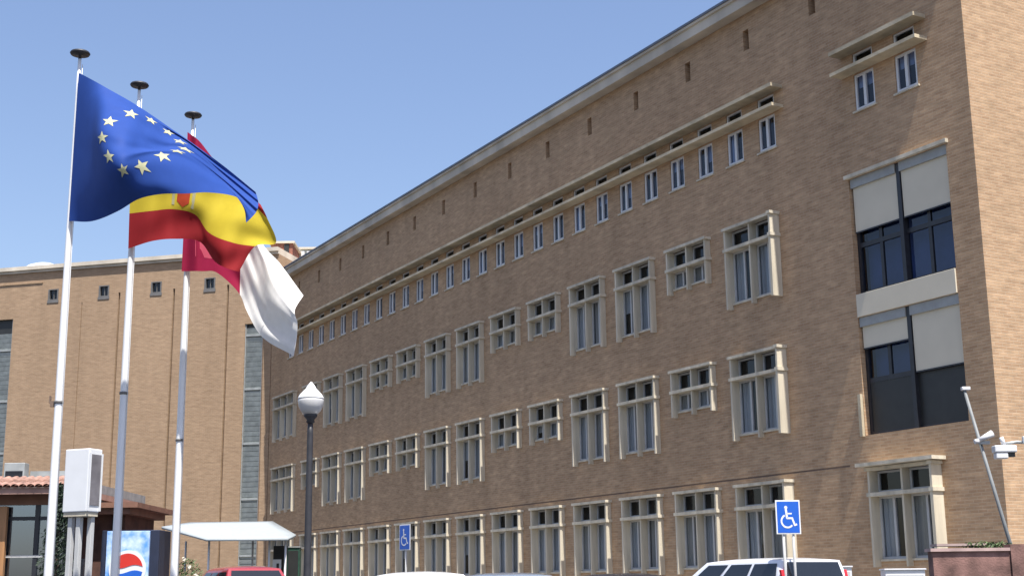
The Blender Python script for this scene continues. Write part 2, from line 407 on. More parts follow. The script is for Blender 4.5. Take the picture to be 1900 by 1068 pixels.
# big glazed bays at the near end
def bay(z0, z1, lower):
    b = MB().mat(M['bronze']); xa, xb, xm = 21.68, 24.98, 23.33; y0, y1 = -.26, -.16
    b.box(xa+.003, xa+.08, y0, y1, z0+.003, z1-.003); b.box(xb-.10, xb-.003, y0, y1, z0+.003, z1-.003); b.box(xm-.06, xm+.06, y0, y1+.10, z0+.003, z1-.003)
    b.box(xa+.08, xm-.06, y0, y1, z0+.003, z0+.08); b.box(xm+.06, xb-.10, y0, y1, z0+.003, z0+.08)
    tz = z0 + (1.22 if not lower else 1.30)
    for p, q in ((xa+.08, xm-.06), (xm+.06, xb-.10)):
        b.box(p, q, y0, y1-.01, tz, tz+.12)
        mid = p+(q-p)*.52
        if not lower or p > xm: b.box(mid-.05, mid+.05, y0+.01, y1-.02, (z0+.08 if not lower else tz+.12), z1-.2)
        if not lower: b.box(mid-.05, mid+.05, y0+.01, y1-.021, tz+.12, z1-.2)
    o = b.build('glazed_bay', None, bld)
    p_ = MB(); p_.face([(xa+.08, -.21, (tz+.1 if lower else z0+.08)), (xb-.1, -.21, (tz+.1 if lower else z0+.08)), (xb-.1, -.21, z1-.05), (xa+.08, -.21, z1-.05)]); p_.build('pane', M['glass_blue'], o)
    cb = MB(); cb.box(xa+.02, xb-.02, -.62, -.50, (tz if lower else z0+.1), z1-.3)
    cb.build('inner_blind', plain('inner_blue', (.10, .14, .24), .8, var=.25, scale=1.2), o)
    bx = MB(); bx.box(xa+.01, xm-.07, -.15, -.03, z1-.24, z1-.004); bx.box(xm+.07, xb-.02, -.15, -.03, z1-.24, z1-.004); bx.build('blind_box', M['blindbox'], o)
    drops = ((xa+.05, xm-.08, Z(8.80) if not lower else Z(4.98)), (xm+.08, xb-.05, Z(8.80) if not lower else Z(5.80)))
    for p, q, zz in drops:
        bl = MB(); n = 14
        for i in range(n):
            x_a = p+(q-p)*i/n; x_b = p+(q-p)*(i+1)/n
            f_ = lambda x: -.095+.006*math.sin(x*5.3)
            bl.face([(x_a, f_(x_a), zz), (x_b, f_(x_b), zz), (x_b, -.09, z1-.24), (x_a, -.09, z1-.24)], True)
        bl.mat(M['bronze']); bl.mats = [M['blind'], M['bronze']]; bl.mi = 1; bl.box(p, q, -.11, -.08, zz-.035, zz-.001)
        bl.build('blind', None, o)
    if lower:
        pn = MB(); pn.box(xa+.08, xm-.06, -.24, -.18, z0+.08, tz); pn.box(xm+.06, xb-.10, -.24, -.18, z0+.08, tz); pn.build('lower_panel', M['panel'], o)
bay(Z(7.17), Z(10.20), False); bay(Z(3.62), Z(6.58), True)
sp_ = MB(); sp_.box(21.70, 24.96, -.30, .035, Z(6.585), Z(7.165)); sp_.build('spandrel', M['blind'], bld, bevel=.008)
ln = MB(); ln.box(21.60, 25.06, 0, .10, Z(10.205), Z(10.30)); ln.build('lintel', M['concrete'], bld)
fl = MB(); fl.box(25.0, 25.10, 0, .08, Z(3.60), Z(4.65)); fl.build('side_trim', M['ledge'], bld)
sl = MB(); sl.box(22.45, 24.95, .003, .46, Z(2.815), Z(2.90)); sl.build('window_canopy', M['concrete'], bld)
# pavement along the front
pv = MB(); pv.prism([(0, 0), (2.4, 0), (2.4, .11), (2.36, .14), (0, .14)], 'x', 8, 80)
pavo = pv.build('pavement', M['paving']); pavo.location = origin; pavo.rotation_euler = (0, 0, RZ); tag(pavo, kind='structure')
mk = MB()
for i in range(18):
    x = 12+i*2.7; mk.box(x, x+.1, 2.6, 7.4, .002, .006)
mo = mk.build('parking_lines', M['line']); mo.location = origin; mo.rotation_euler = (0, 0, RZ); tag(mo, kind='structure')

# ================================================================ LEFT (FAR) BUILDING
P0 = dv*69.6 + nn*DIST
BB = R(-75.7); uv_ = Vector((math.sin(BB), math.cos(BB), 0))
RZ2 = math.atan2(uv_.y, uv_.x)
lb = empty('end_block', (P0.x, P0.y, 0), RZ2)
tag(lb, 'sunlit tan brick block with small square windows, behind the three flagpoles', 'building')
zt = Z(18.16)
LH = []
wins = [13.58, 10.34, 7.06, 3.77]
for c in wins: LH.append((c-.33, c+.33, Z(16.44), Z(17.10), .25, False))
for j in (9.35, 5.95, 2.66): LH.append((j-.06, j+.06, 0.3, Z(16.62), .14, True))
LH.append((11.70-.03, 11.70+.03, 0.3, Z(16.2), .05, True))
LH.append((.50, 1.57, .4, Z(14.35), .22, False)); LH.append((16.10, 18.6, .4, Z(15.5), .30, False))
w = MB(); holed_wall(w, -.35, 34, 0, zt, LH)
for (a, b) in (((-.35, 0), (-.35, -12)), ((34, 0), (34, -12)), ((-.35, -12), (34, -12))):
    w.face([(a[0], a[1], 0), (b[0], b[1], 0), (b[0], b[1], zt), (a[0], a[1], zt)])
w.face([(-.35, 0, zt), (34, 0, zt), (34, -12, zt), (-.35, -12, zt)])
w.build('wall', M['brick_pale'], lb)
rm = MB(); rm.box(-.1, 33, -1.2, -.5, .5, zt-.3); rm.build('interior', M['room'], lb)
cc = MB(); cc.box(-.35, 34.1, -12.1, .10, zt+.001, zt+.14); cc.box(-.35, 34.2, -12.2, .22, zt+.14, zt+.36); cc.build('coping', M['cornice'], lb)
rl = MB(); rl.box(14.3, 17.6, 0, .05, Z(17.50), Z(17.56)); rl.build('brick_ridge', M['brick_pale'], lb)
def lwin(c):
    m = MB().mat(M['darkgrey']); z0, z1 = Z(16.44), Z(17.10)
    m.box(-.36, .36, -.02, .035, -.15, -.002); m.box(-.327, -.25, -.14, .02, .003, .657); m.box(.25, .327, -.14, .02, .003, .657); m.box(-.25, .25, -.14, .02, .003, .06); m.box(-.25, .25, -.14, .02, .60, .657)
    m.box(-.02, .02, -.13, -.06, .06, .60)
    o = m.build('window', None, lb); p = MB(); p.face([(-.25, -.10, .06), (.25, -.10, .06), (.25, -.10, .60), (-.25, -.10, .60)]); p.build('pane', M['glass'], o)
    return o
q = lwin(0); q.location = (wins[0], 0, Z(16.44))
for c in wins[1:]: o = copy_tree(q, lb); o.location = (c, 0, Z(16.44))
def louvre_strip(x0, x1, z0, z1, darktop):
    f = MB().mat(M['greymetal']); f.box(x0+.003, x0+.06, -.18, -.06, z0+.003, z1-.003); f.box(x1-.06, x1-.003, -.18, -.06, z0+.003, z1-.003)
    z = z0+2.6
    while z < z1-.5: f.box(x0+.06, x1-.06, -.18, -.05, z, z+.09); z += 2.95
    o = f.build('louvred_window', None, lb)
    s = MB(); z = z0+.05
    while z < z1-darktop:
        s.face([(x0+.06, -.155, z), (x1-.06, -.155, z), (x1-.06, -.085, z+.245), (x0+.06, -.085, z+.245)]); z += .27
    s.build('slats', M['louvre'], o)
    d = MB(); d.box(x0+.06, x1-.06, -.2, -.18, z0, z1); d.build('backing', M['panel'], o)
louvre_strip(.50, 1.57, .4, Z(14.35), .25); louvre_strip(16.10, 18.6, .4, Z(15.5), 1.0)
# pale end pier beside the junction
pr_ = MB(); pr_.box(-.06, .40, 0, .10, 0, Z(13.4)); pr_.build('pier', M['brick_pale'], lb)
# things standing on the roofs
def loc2(u_, y_): return P0 + uv_*u_ + Vector((-uv_.y, uv_.x, 0))*y_
dm = MB(); dm.lathe([(1.7, 0), (1.68, .5), (1.45, .95), (1.0, 1.3), (.5, 1.48), (.02, 1.53)], n=32)
do = dm.build('roof_dome', M['white']); p = loc2(17.6, -5); do.location = (p.x, p.y, zt+.37)
tag(do, 'low white dome on the roof at the far left, cut by the picture edge', 'skylight')

# rooftop stair house and chimney beyond the junction of the two blocks
def roof_box(name, px0, px1, py_top, Y, depth, m, label, cat, extra=None):
    A = at(px0, py_top, Y); B = at(px1, py_top, Y); b = MB(); wd = B.x-A.x
    b.box(0, wd, 0, depth, 0, A.z-zt+.2); root = empty(name, (A.x, Y, zt-.2)); b.build('wall', m, root)
    c = MB(); c.box(-.12, wd+.12, -.12, depth+.12, A.z-zt+.2, A.z-zt+.32); c.build('roof_slab', M['cornice'], root)
    if extra: extra(root, wd, A.z-zt+.2)
    tag(root, label, cat)
def dk(root, wd, h):
    d = MB(); d.box(wd*.62, wd*.84, -.06, -.002, h-1.1, h-.05); d.build('door', M['panel'], root)
def slat(root, wd, h):
    for i in range(4):
        d = MB(); d.box(wd*(.06+i*.24), wd*(.20+i*.24), -.07, -.002, h-1.5, h-.1); d.build('post', M['white'], root)
roof_box('stair_house', 503, 543, 452, 74.5, 3.0, M['brick_red'], 'small reddish rooftop house rising beside the white flag', 'roof house', dk)
roof_box('plant_room', 546, 590, 463, 77, 3.5, plain('pale_green_cladding', (.42, .47, .42), .6, var=.2), 'pale greenish rooftop cabin where the two roofs meet', 'roof cabin', slat)

# ================================================================ FLAGPOLES AND FLAGS
poles = [((150, 110), (87, 1068), 21.2, 745, 'nearest and tallest looking white flagpole, bearing the blue flag'),
         ((258, 168), (217, 985), 22.8, 728, 'middle white flagpole, bearing the red and yellow flag'),
         ((354, 223), (327, 1068), 24.4, 815, 'right hand white flagpole, bearing the crimson and white flag')]
pole_x = []
for i, (tp, bp_, Y, py_c, lab) in enumerate(poles):
    T = at(*tp, Y); B = at(*bp_, Y); x = (T.x+B.x)/2; pole_x.append(x); h = T.z
    r0 = empty('flagpole', (x, Y, 0)); tag(r0, lab, 'flagpole', 'white flagpoles in a row')
    b = MB(); b.lathe([(.070, 0), (.066, 1.5), (.056, h*.55), (.034, h*.94), (.026, h)], n=20); b.build('pole', M['pole'], r0)
    zc = at(bp_[0], py_c, Y).z
    c = MB(); c.lathe([(.058, zc-.035), (.074, zc-.03), (.074, zc+.01), (.058, zc+.015)], n=20); c.build('collar', M['darkgrey'], r0)
    if i == 0:
        c = MB(); c.box(-.13, -.072, -.025, .025, zc-.08, zc+.01); c.box(-.15, -.125, -.02, .02, zc-.02, zc+.09); c.build('cleat', plain('rusty_cleat', (.16, .11, .08), .8), r0)
    c = MB(); c.lathe([(.026, h), (.026, h+.07), (.15, h+.075), (.165, h+.10), (.15, h+.125), (.05, h+.15), (.01, h+.16)], n=28); c.build('finial', M['darkmetal'], r0)
    c = MB(); c.tube([(.085, -.02, 1.1), (.07, -.02, h*.5), (.055, -.01, h-.1)], .006, 6); c.build('halyard', M['white'], r0)
    c = MB(); c.lathe([(.22, 0), (.22, .03), (.11, .05), (.10, .22), (.078, .24)], n=20); c.build('base', M['greymetal'], r0)

def interp1(knots, vals, t):
    knots = np.array(knots, float); vals = np.array(vals, float); n = len(knots)
    m = np.zeros_like(vals)
    d = (vals[1:]-vals[:-1])/(knots[1:]-knots[:-1])[:, None]
    m[0] = d[0]; m[-1] = d[-1]
    for i in range(1, n-1):
        a, b = knots[i]-knots[i-1], knots[i+1]-knots[i]; m[i] = (d[i-1]*b+d[i]*a)/(a+b)
    i = min(max(np.searchsorted(knots, t)-1, 0), n-2); h = knots[i+1]-knots[i]; s_ = (t-knots[i])/h
    return (2*s_**3-3*s_**2+1)*vals[i]+(s_**3-2*s_**2+s_)*h*m[i]+(-2*s_**3+3*s_**2)*vals[i+1]+(s_**3-s_**2)*h*m[i+1]
class Flag:
    """a sheet of cloth: us x vs control points (px, py) turned into points at the pole's distance plus a depth"""
    def __init__(s, us, vs_, grid, depth, Y, ripple):
        s.us, s.vs, s.Y, s.rip = us, vs_, Y, ripple
        s.g = np.array([[(*p, depth[i][j] if hasattr(depth[i], '__len__') else depth[i]) for j, p in enumerate(c)] for i, c in enumerate(grid)], float)
    def P(s, u, v, off=0):
        cols_ = np.array([interp1(s.vs, s.g[i], v) for i in range(len(s.us))])
        px, py, dd = interp1(s.us, cols_, u)
        return Vector(at(px, py, s.Y + dd + s.rip(u, v)))
    def normal(s, u, v):
        e = .004; a = s.P(min(u+e, 1), v)-s.P(max(u-e, 0), v); b = s.P(u, min(v+e, 1))-s.P(u, max(v-e, 0)); n = a.cross(b).normalized()
        return n if n.y < 0 else -n
    def mesh(s, name, mats, matfn, parent, nu=72, nv=48):
        bm = bmesh.new(); V = [[bm.verts.new(s.P(i/nu, j/nv)-parent.location) for j in range(nv+1)] for i in range(nu+1)]
        for i in range(nu):
            for j in range(nv):
                f = bm.faces.new((V[i][j], V[i][j+1], V[i+1][j+1], V[i+1][j])); f.smooth = True; f.material_index = matfn((i+.5)/nu, (j+.5)/nv)
        me = bpy.data.meshes.new(name); bm.to_mesh(me); bm.free()
        for m in mats: me.materials.append(m)
        o = bpy.data.objects.new(name, me); col.objects.link(o); o.parent = parent; return o
    def patch(s, name, poly, m, parent, off=.006):
        """a flat shape sewn on the cloth, poly in (u, v), on the viewer's side and on the back"""
        bm = bmesh.new()
        c = (sum(p[0] for p in poly)/len(poly), sum(p[1] for p in poly)/len(poly))
        # refine the edges so the patch bends with the cloth
        pts = []
        for i in range(len(poly)):
            a, b = poly[i], poly[(i+1) % len(poly)]
            for q in range(2): pts.append((a[0]+(b[0]-a[0])*q/2, a[1]+(b[1]-a[1])*q/2))
        for sgn in (1, -1):
            loc_ = lambda u, v: s.P(u, v)+s.normal(u, v)*off*sgn-parent.location
            rings = []
            for k in (1, .5): rings.append([bm.verts.new(loc_(c[0]+(p[0]-c[0])*k, c[1]+(p[1]-c[1])*k)) for p in pts])
            cv = bm.verts.new(loc_(*c)); n = len(pts)
            for i in range(n):
                j = (i+1) % n
                bm.faces.new((rings[0][i], rings[0][j], rings[1][j], rings[1][i])); bm.faces.new((rings[1][i], rings[1][j], cv))
        for f in bm.faces: f.smooth = True
        me = bpy.data.meshes.new(name); bm.to_mesh(me); bm.free(); me.materials.append(m)
        o = bpy.data.objects.new(name, me); col.objects.link(o); o.parent = parent; return o

M['f_blue'] = cloth('flag_blue', (.020, .058, .25), .07, .7)
M['f_red'] = cloth('flag_red', (.27, .018, .022), .3)
M['f_yellow'] = cloth('flag_yellow', (.52, .41, .035), .3)
M['f_crimson'] = cloth('flag_crimson', (.30, .014, .055), .3)
M['f_white'] = cloth('flag_white', (.80, .79, .76), .3)
M['star'] = cloth('star_cloth', (.50, .49, .30), .12)
M['arms_red'] = cloth('arms_red', (.38, .05, .02), .2); M['arms_grey'] = cloth('arms_grey', (.36, .34, .20), .2); M['arms_gold'] = cloth('arms_gold', (.62, .30, .14), .3)

# blue flag with the ring of stars
us = [0, .14, .28, .39, .5, .61, .72, .86, 1]; vv = [0, .17, .5, .83, 1]
G1 = [[(146, 135), (143, 182), (137, 273), (131, 365), (128, 410)], [(176, 151), (172, 190), (168, 275), (168, 365), (172, 410)],
      [(206, 168), (200, 198), (190, 255), (206, 335), (220, 391)], [(245, 190), (245, 206), (228, 262), (232, 325), (258, 369)],
      [(282, 214), (280, 224), (264, 268), (262, 308), (300, 360)], [(318, 239), (313, 243), (302, 275), (306, 298), (345, 359)],
      [(352, 262), (347, 262), (343, 277), (350, 305), (388, 357)], [(415, 308), (412, 312), (412, 326), (416, 342), (447, 370)],
      [(474, 356), (477, 364), (479, 383), (470, 400), (457, 413)]]
D1 = [-.09, (-.35, -.5, -.70, -.72, -.5), (-.45, -.85, -1.42, -1.5, -1.0), (-.38, -.75, -1.55, -1.7, -1.25), (-.2, -.45, -1.2, -1.5, -1.1), (.0, -.15, -.7, -1.05, -.85), (.18, .1, -.25, -.55, -.5), (.45, .42, .3, .1, .0), (.1, .0, -.25, -.35, -.4)]
rp1 = lambda u, v: (.032*math.sin(v*22+u*5)+.016*math.sin(v*41-u*9+1))*min(1, max(0, (u-.18)*3))*(1-.3*v)+.03*math.sin(u*30)*max(0, .25-u)*3
fl1 = Flag(us, vv, G1, D1, poles[0][2], rp1)
f1 = empty('flag', fl1.P(0, 1)); tag(f1, 'blue flag with a ring of pale stars, billowing from the left flagpole', 'flag', 'flags flying side by side')
fl1.mesh('cloth', [M['f_blue']], lambda u, v: 0, f1)
for k in range(12):
    a = k*math.pi/6; cu_, cv_ = .5+.222*math.sin(a), .5-.333*math.cos(a); poly = []
    for q_ in range(10):
        r_ = (.060 if q_ % 2 == 0 else .025); t = q_*math.pi/5; poly.append((cu_+r_*math.sin(t)/1.5, cv_-r_*math.cos(t)))
    fl1.patch('star', poly, M['star'], f1)
# red, yellow and red flag
us = [0, .15, .3, .45, .6, .8, 1]; vv = [0, .25, .5, .75, 1]
G2 = [[(249, 200), (246, 265), (243, 330), (240, 396), (238, 461)], [(285, 222), (285, 278), (285, 330), (283, 391), (283, 447)],
      [(320, 248), (322, 295), (325, 340), (322, 388), (325, 443)], [(360, 278), (365, 318), (368, 355), (362, 398), (370, 448)],
      [(405, 312), (408, 338), (402, 382), (386, 430), (396, 482)], [(450, 348), (452, 362), (452, 405), (432, 450), (420, 497)],
      [(484, 380), (496, 405), (512, 450), (473, 457), (443, 504)]]
D2 = [-.10, (-.12, -.12, -.12, -.14, -.14), (-.05, -.05, 0, .1, .15), (.15, .12, .1, .12, .2), (.4, .3, .15, .05, .1), (.35, .25, .1, -.1, -.2), (.2, .15, .3, .15, .0)]
rp2 = lambda u, v: (.05*math.sin(u*20+v*4)+.02*math.sin(v*20+u*9))*min(1, u*4)
fl2 = Flag(us, vv, G2, D2, poles[1][2], rp2)
f2 = empty('flag', fl2.P(0, 1)); tag(f2, 'red and yellow striped flag with a coat of arms, half hidden by the blue one', 'flag', 'flags flying side by side')
fl2.mesh('cloth', [M['f_red'], M['f_yellow']], lambda u, v: 1 if .25 < v < .75 else 0, f2)
U, V_ = .36, .62
arms = [('shield', [(-.04, -.10), (.04, -.10), (.04, .05), (0, .10), (-.04, .05)], 'arms_red'), ('crown', [(-.035, -.115), (-.04, -.16), (-.018, -.135), (0, -.175), (.018, -.135), (.04, -.16), (.035, -.115)], 'arms_gold'),
        ('pillar', [(-.075, -.09), (-.055, -.09), (-.055, .09), (-.075, .09)], 'arms_grey'), ('pillar', [(.055, -.09), (.075, -.09), (.075, .09), (.055, .09)], 'arms_grey')]
for nm, pl, m_ in arms: fl2.patch(nm, [(U+a_, V_+b_) for a_, b_ in pl], M[m_], f2)
# crimson and white flag
us = [0, .17, .33, .5, .62, .78, 1]
G3 = [[(348, 245), (346, 310), (343, 375), (340, 440), (337, 503)], [(370, 262), (372, 320), (372, 385), (374, 450), (376, 503)],
      [(392, 290), (400, 350), (402, 410), (400, 460), (403, 506)], [(440, 350), (450, 400), (452, 450), (446, 500), (445, 546)],
      [(480, 440), (482, 465), (476, 505), (466, 545), (457, 575)], [(519, 488), (503, 505), (498, 550), (492, 592), (484, 622)],
      [(563, 548), (548, 572), (552, 600), (550, 630), (545, 660)]]
D3 = [-.10, (-.12, -.12, -.13, -.14, -.14), (.15, .15, .2, .25, .25), (.5, .4, .5, .5, .5), (.5, .12, .10, .10, .10), (.1, -.70, -.85, -.75, -.65), (-.5, -1.45, -1.65, -1.5, -1.4)]
rp3 = lambda u, v: (.05*math.sin(v*13+u*6)+.02*math.sin(v*27-u*8))*min(1, max(0, u-.3)*3)+.05*math.sin(u*38)*max(0, .45-u)*2
fl3 = Flag(us, [0, .17, .45, .75, 1], G3, D3, poles[2][2], rp3)
f3 = empty('flag', fl3.P(0, 1)); tag(f3, 'crimson and white flag whose white end hangs before the building corner', 'flag', 'flags flying side by side')
fl3.mesh('cloth', [M['f_crimson'], M['f_white']], lambda u, v: 0 if u < .5 else 1, f3)
castle = [(-.10, .2), (-.10, -.02), (-.075, -.02), (-.075, .03), (-.045, .03), (-.045, -.12), (-.02, -.12), (-.02, -.08), (.02, -.08), (.02, -.12), (.045, -.12), (.045, .03), (.075, .03), (.075, -.02), (.10, -.02), (.10, .2)]
fl3.patch('castle', [(.2+a_*.9, .72+b_*.8) for a_, b_ in castle], cloth('castle_cloth', (.62, .10, .16), .3), f3)

# ================================================================ STREET LAMP
L = at(576, 770, 26); root = empty('street_lamp', (at(570, 1065, 26).x, 26, 0)); hz = L.z
tag(root, 'black street lamp post with a white acorn shaped globe, in front of the brick building', 'street lamp')
b = MB(); b.lathe([(.20, 0), (.20, .12), (.14, .2), (.12, .7), (.085, .8), (.072, 1.4), (.058, hz-.35), (.05, hz-.14)], n=20); b.build('post', M['darkmetal'], root)
b = MB(); b.lathe([(.05, hz-.16), (.085, hz-.13), (.07, hz-.09), (.13, hz-.02), (.13, hz+.012)], n=24); b.build('collar', M['darkmetal'], root)
b = MB(); b.lathe([(.12, hz+.012), (.19, hz+.08), (.235, hz+.17), (.252, hz+.27), (.246, hz+.315)], n=32); b.build('globe', plain('opal_lower', (.50, .50, .50), .3, var=.03, coat=.4), root)
b = MB(); b.lathe([(.252, hz+.315), (.252, hz+.335), (.215, hz+.40), (.15, hz+.47), (.10, hz+.52), (.075, hz+.57), (.035, hz+.62), (.012, hz+.65)], n=32); b.build('cap', M['globe'], root)

# ================================================================ TOTEM SIGN
Y = 24.0
root = empty('totem_sign', (-7.60, Y, 0), R(-24)); tag(root, 'blank white box sign on grey posts, left of the vending machine', 'sign')
b = MB(); b.box(-.27, .27, -.17, .17, Z(1.40), Z(2.50)); b.build('box', M['white_sign'], root, bevel=.02)
b = MB(); b.box(-.25, .25, -.15, .15, Z(1.33), Z(1.397)); b.build('under_tray', M['concrete'], root)
b = MB(); b.box(.272, .284, -.13, .13, Z(1.52), Z(2.40)); b.build('side_panel', plain('smoked_panel', (.16, .15, .16), .4, var=.35, scale=3), root)
b = MB(); b.box(.272, .296, .132, .165, Z(1.42), Z(2.42)); b.box(.272, .296, -.165, -.132, Z(1.42), Z(2.42)); b.build('side_trim', M['white_sign'], root)
for x_, y_ in ((-.15, -.05), (.03, -.05), (.17, .08)):
    b = MB(); b.box(x_-.045, x_+.045, y_-.045, y_+.045, 0, Z(1.328)); b.build('post', M['greyframe'], root, bevel=.008)

# ================================================================ VENDING MACHINE
Y = 24.6; A = at(200, 985, Y); B = at(279, 987, Y); wd = B.x-A.x
root = empty('vending_machine', (A.x, Y, 0)); ht = A.z
tag(root, 'drinks vending machine with a light blue front and round red, white and blue emblem', 'vending machine')
b = MB(); b.box(-.11, wd+.16, .03, .85, .05, ht+.02); b.build('cabinet', plain('machine_black', (.02, .026, .05), .4, var=.15), root, bevel=.015)
# front: pale blue with frosty mottling
m, nt_, bs = new_mat('frost_front'); tc = N(nt_, 'ShaderNodeTexCoord'); no = N(nt_, 'ShaderNodeTexNoise', Scale=5.0, Detail=6.0); nt_.links.new(tc.outputs['Object'], no.inputs[0])
ra = N(nt_, 'ShaderNodeValToRGB'); e = ra.color_ramp.elements; e[0].position = .36; e[0].color = (.10, .30, .72, 1); e[1].position = .66; e[1].color = (.62, .74, .86, 1)
nt_.links.new(no.outputs[0], ra.inputs[0]); nt_.links.new(ra.outputs[0], bs.inputs['Base Color']); bs.inputs['Roughness'].default_value = .3
b = MB(); b.box(0, wd, -.04, .028, .25, ht); fr_ = b.build('front_panel', m, root, bevel=.01)
ex, ez = wd*.52, at(240, 1055, Y).z; Rr = .33
def disc_seg(name, r_, y0, y1, m_, lo=None, hi=None, wave=0):
    pts = []
    n = 40
    if lo is None:
        pts = [(ex+r_*math.cos(2*math.pi*k/n), ez+r_*math.sin(2*math.pi*k/n)) for k in range(n)]
    else:
        # cap between a wavy chord and the circle
        s_ = 1 if hi else -1; xc = math.sqrt(r_*r_-lo*lo); pts = []
        for k in range(13):
            x_ = -xc+2*xc*k/12; pts.append((ex+x_, ez+lo+wave*math.sin(math.pi*x_/xc)))
        a0 = math.atan2(lo, xc); a1 = math.pi-a0
        for k in range(1, 16):
            a_ = a0+(a1-a0)*k/16 if hi else a0-(2*math.pi+0-(a1-a0))*k/16
            pts.append((ex+r_*math.cos(a_), ez+r_*math.sin(a_)))
    b_ = MB(); b_.prism(pts, 'y', y0, y1); b_.build(name, m_, fr_)
disc_seg('emblem_disc', Rr, -.052, -.042, M['white_sign'])
disc_seg('emblem_red', Rr-.055, -.060, -.053, plain('emblem_red', (.55, .03, .02), .35, var=.05), .045, True, .03)
disc_seg('emblem_blue', Rr-.055, -.060, -.053, M['blue_sign'], -.05, False, .03)
b = MB(); b.box(.12, wd-.12, -.056, -.042, .32, .52); b.build('delivery_flap', M['panel'], fr_)

# ================================================================ PAVILION (lower left)
root = empty('glass_pavilion', (-12.0, 30, 0)); tag(root, 'low glass walled pavilion with a red tiled roof edge at the lower left', 'pavilion')
EZ = Z(2.26)
gx0, gx1 = -4.5, 2.28                      # local x
b = MB(); b.box(gx0, gx1, .5, 6, EZ+.05, EZ+.25); b.build('roof', M['roofgrey'], root)
b = MB(); b.box(gx0-.5, gx1+.2, -.55, -.42, EZ-.13, EZ+.0); b.box(gx1+.08, gx1+.2, -.42, 6, EZ-.13, EZ); b.build('fascia', plain('fascia', (.33, .20, .16), .7, var=.2), root)
tl = MB(); n = 44; x0_ = gx0-.55; x1_ = gx1+.25; st = (x1_-x0_)/n
for i in range(n):
    xc = x0_+st*(i+.5)
    ring = lambda y_, z_, rr: [(xc+rr*math.cos(a_), y_, z_+rr*.8*math.sin(a_)) for a_ in [math.pi*k/6 for k in range(7)]]
    prev = None
    for rr, y_, z_ in ((st*.52, -.62, EZ+.01), (st*.44, -.12, EZ+.13), (st*.52, -.14, EZ+.145), (st*.44, .4, EZ+.28)):
        cur_ = [tl.bm.verts.new(p) for p in ring(y_, z_, rr)]
        if prev:
            for k in range(6): f = tl.bm.faces.new((prev[k], prev[k+1], cur_[k+1], cur_[k])); f.smooth = True
        prev = cur_
tl.face([(x0_, -.6, EZ+.005), (x1_, -.6, EZ+.005), (x1_, .42, EZ+.26), (x0_, .42, EZ+.26)])
tl.build('tiles', M['tile'], root)
b = MB(); b.box(gx0, gx1+.1, .0, .10, EZ-.33, EZ-.0); b.build('beam', M['brown'], root)
for x_ in (-4.4, -2.9, -1.3, .55, 1.55, 2.2):
    b = MB(); b.box(x_-.045, x_+.045, .0, .09, 0, EZ-.335); b.build('mullion', M['bronze'], root)
b = MB(); b.box(gx0, gx1, .02, .075, Z(1.60), Z(1.68)); b.build('transom', M['bronze'], root)
b = MB(); b.box(gx0, gx1, -.01, .08, Z(.80), Z(.85)); b.build('rail', M['greyframe'], root)
b = MB(); b.face([(gx0, .05, .1), (gx1, .05, .1), (gx1, .05, EZ-.33), (gx0, .05, EZ-.33)]); b.build('pane', M['pavglass'], root)
b = MB(); b.box(gx0, gx1, 4.5, 4.6, 0, EZ); b.box(gx0, gx1, .2, 4.5, .1, .14); b.build('back_wall', plain('pavilion_inside', (.05, .07, .10), .9, var=.5, scale=1.2), root)
for x_ in (.82,):
    b = MB(); b.box(x_-.11, x_+.11, -.14, -.02, 0, Z(1.9)); b.build('post', M['wood'], root, bevel=.01)
b = MB(); b.box(1.62, 2.15, 1.5, 1.9, .14, 1.95); b.build('cupboard', M['darkgrey'], root)
b = MB(); b.box(.95, 1.75, .8, 1.3, .14, 1.6); b.build('counter', M['bronze'], root)
def ac(px, py_t, Y, w_, h_, d_, lab):
    A = at(px, py_t, Y); r = empty('air_conditioner', (A.x, Y, A.z-h_)); tag(r, lab, 'air conditioner')
    b = MB(); b.box(0, w_, 0, d_, 0, h_); b.build('casing', M['greymetal'], r, bevel=.015)
    b = MB()
    for q_ in range(5): b.box(.04, w_-.04, -.015, -.001, .03+q_*.03, .045+q_*.03)
    b.box(.04, w_-.04, -.0008, -.0002, .03, .17); b.build('vent_grille', M['bronze'], r)
    for x_ in (.05, w_-.12):
        b = MB(); b.box(x_, x_+.06, .02, d_-.02, -(A.z-h_-EZ-.25), -.001); b.build('foot', M['bronze'], r)
ac(8, 858, 31.6, .48, .36, .3, 'grey air conditioning unit on the pavilion roof')
b = MB(); b.box(0, 1.6, 0, .8, 0, .25); b.box(.2, 1.1, .1, .7, .25, .36); p_ = at(38, 872, 32.2); o = b.build('roof_duct', M['greymetal']); o.location = (p_.x, 32.2, EZ+.25); tag(o, 'low grey metal duct lying on the pavilion roof behind the red tiles', 'duct')
# brick annexe with flat brown roof
A = at(176, 955, 32); B = at(232, 955, 32)
root = empty('brick_annexe', (A.x, 32, 0)); tag(root, 'dark brown walled annexe with a thin brown flat roof, behind the vending machine', 'annexe')
wd = B.x-A.x; hh = A.z
b = MB(); b.box(-.5, wd, 0, 2.6, 0, hh); b.build('wall', plain('dark_brown_wall', (.085, .038, .026), .85, var=.45, scale=3), root)
b = MB(); b.box(-.55, wd+.22, -.4, 2.8, hh+.002, hh+.14); b.box(-.55, wd+.42, -.5, 2.9, hh+.14, hh+.26); b.build('roof', M['brown'], root)
b = MB(); b.box(wd-.28, wd-.06, -.03, -.002, 0, hh-.1); b.build('door', M['panel'], root)

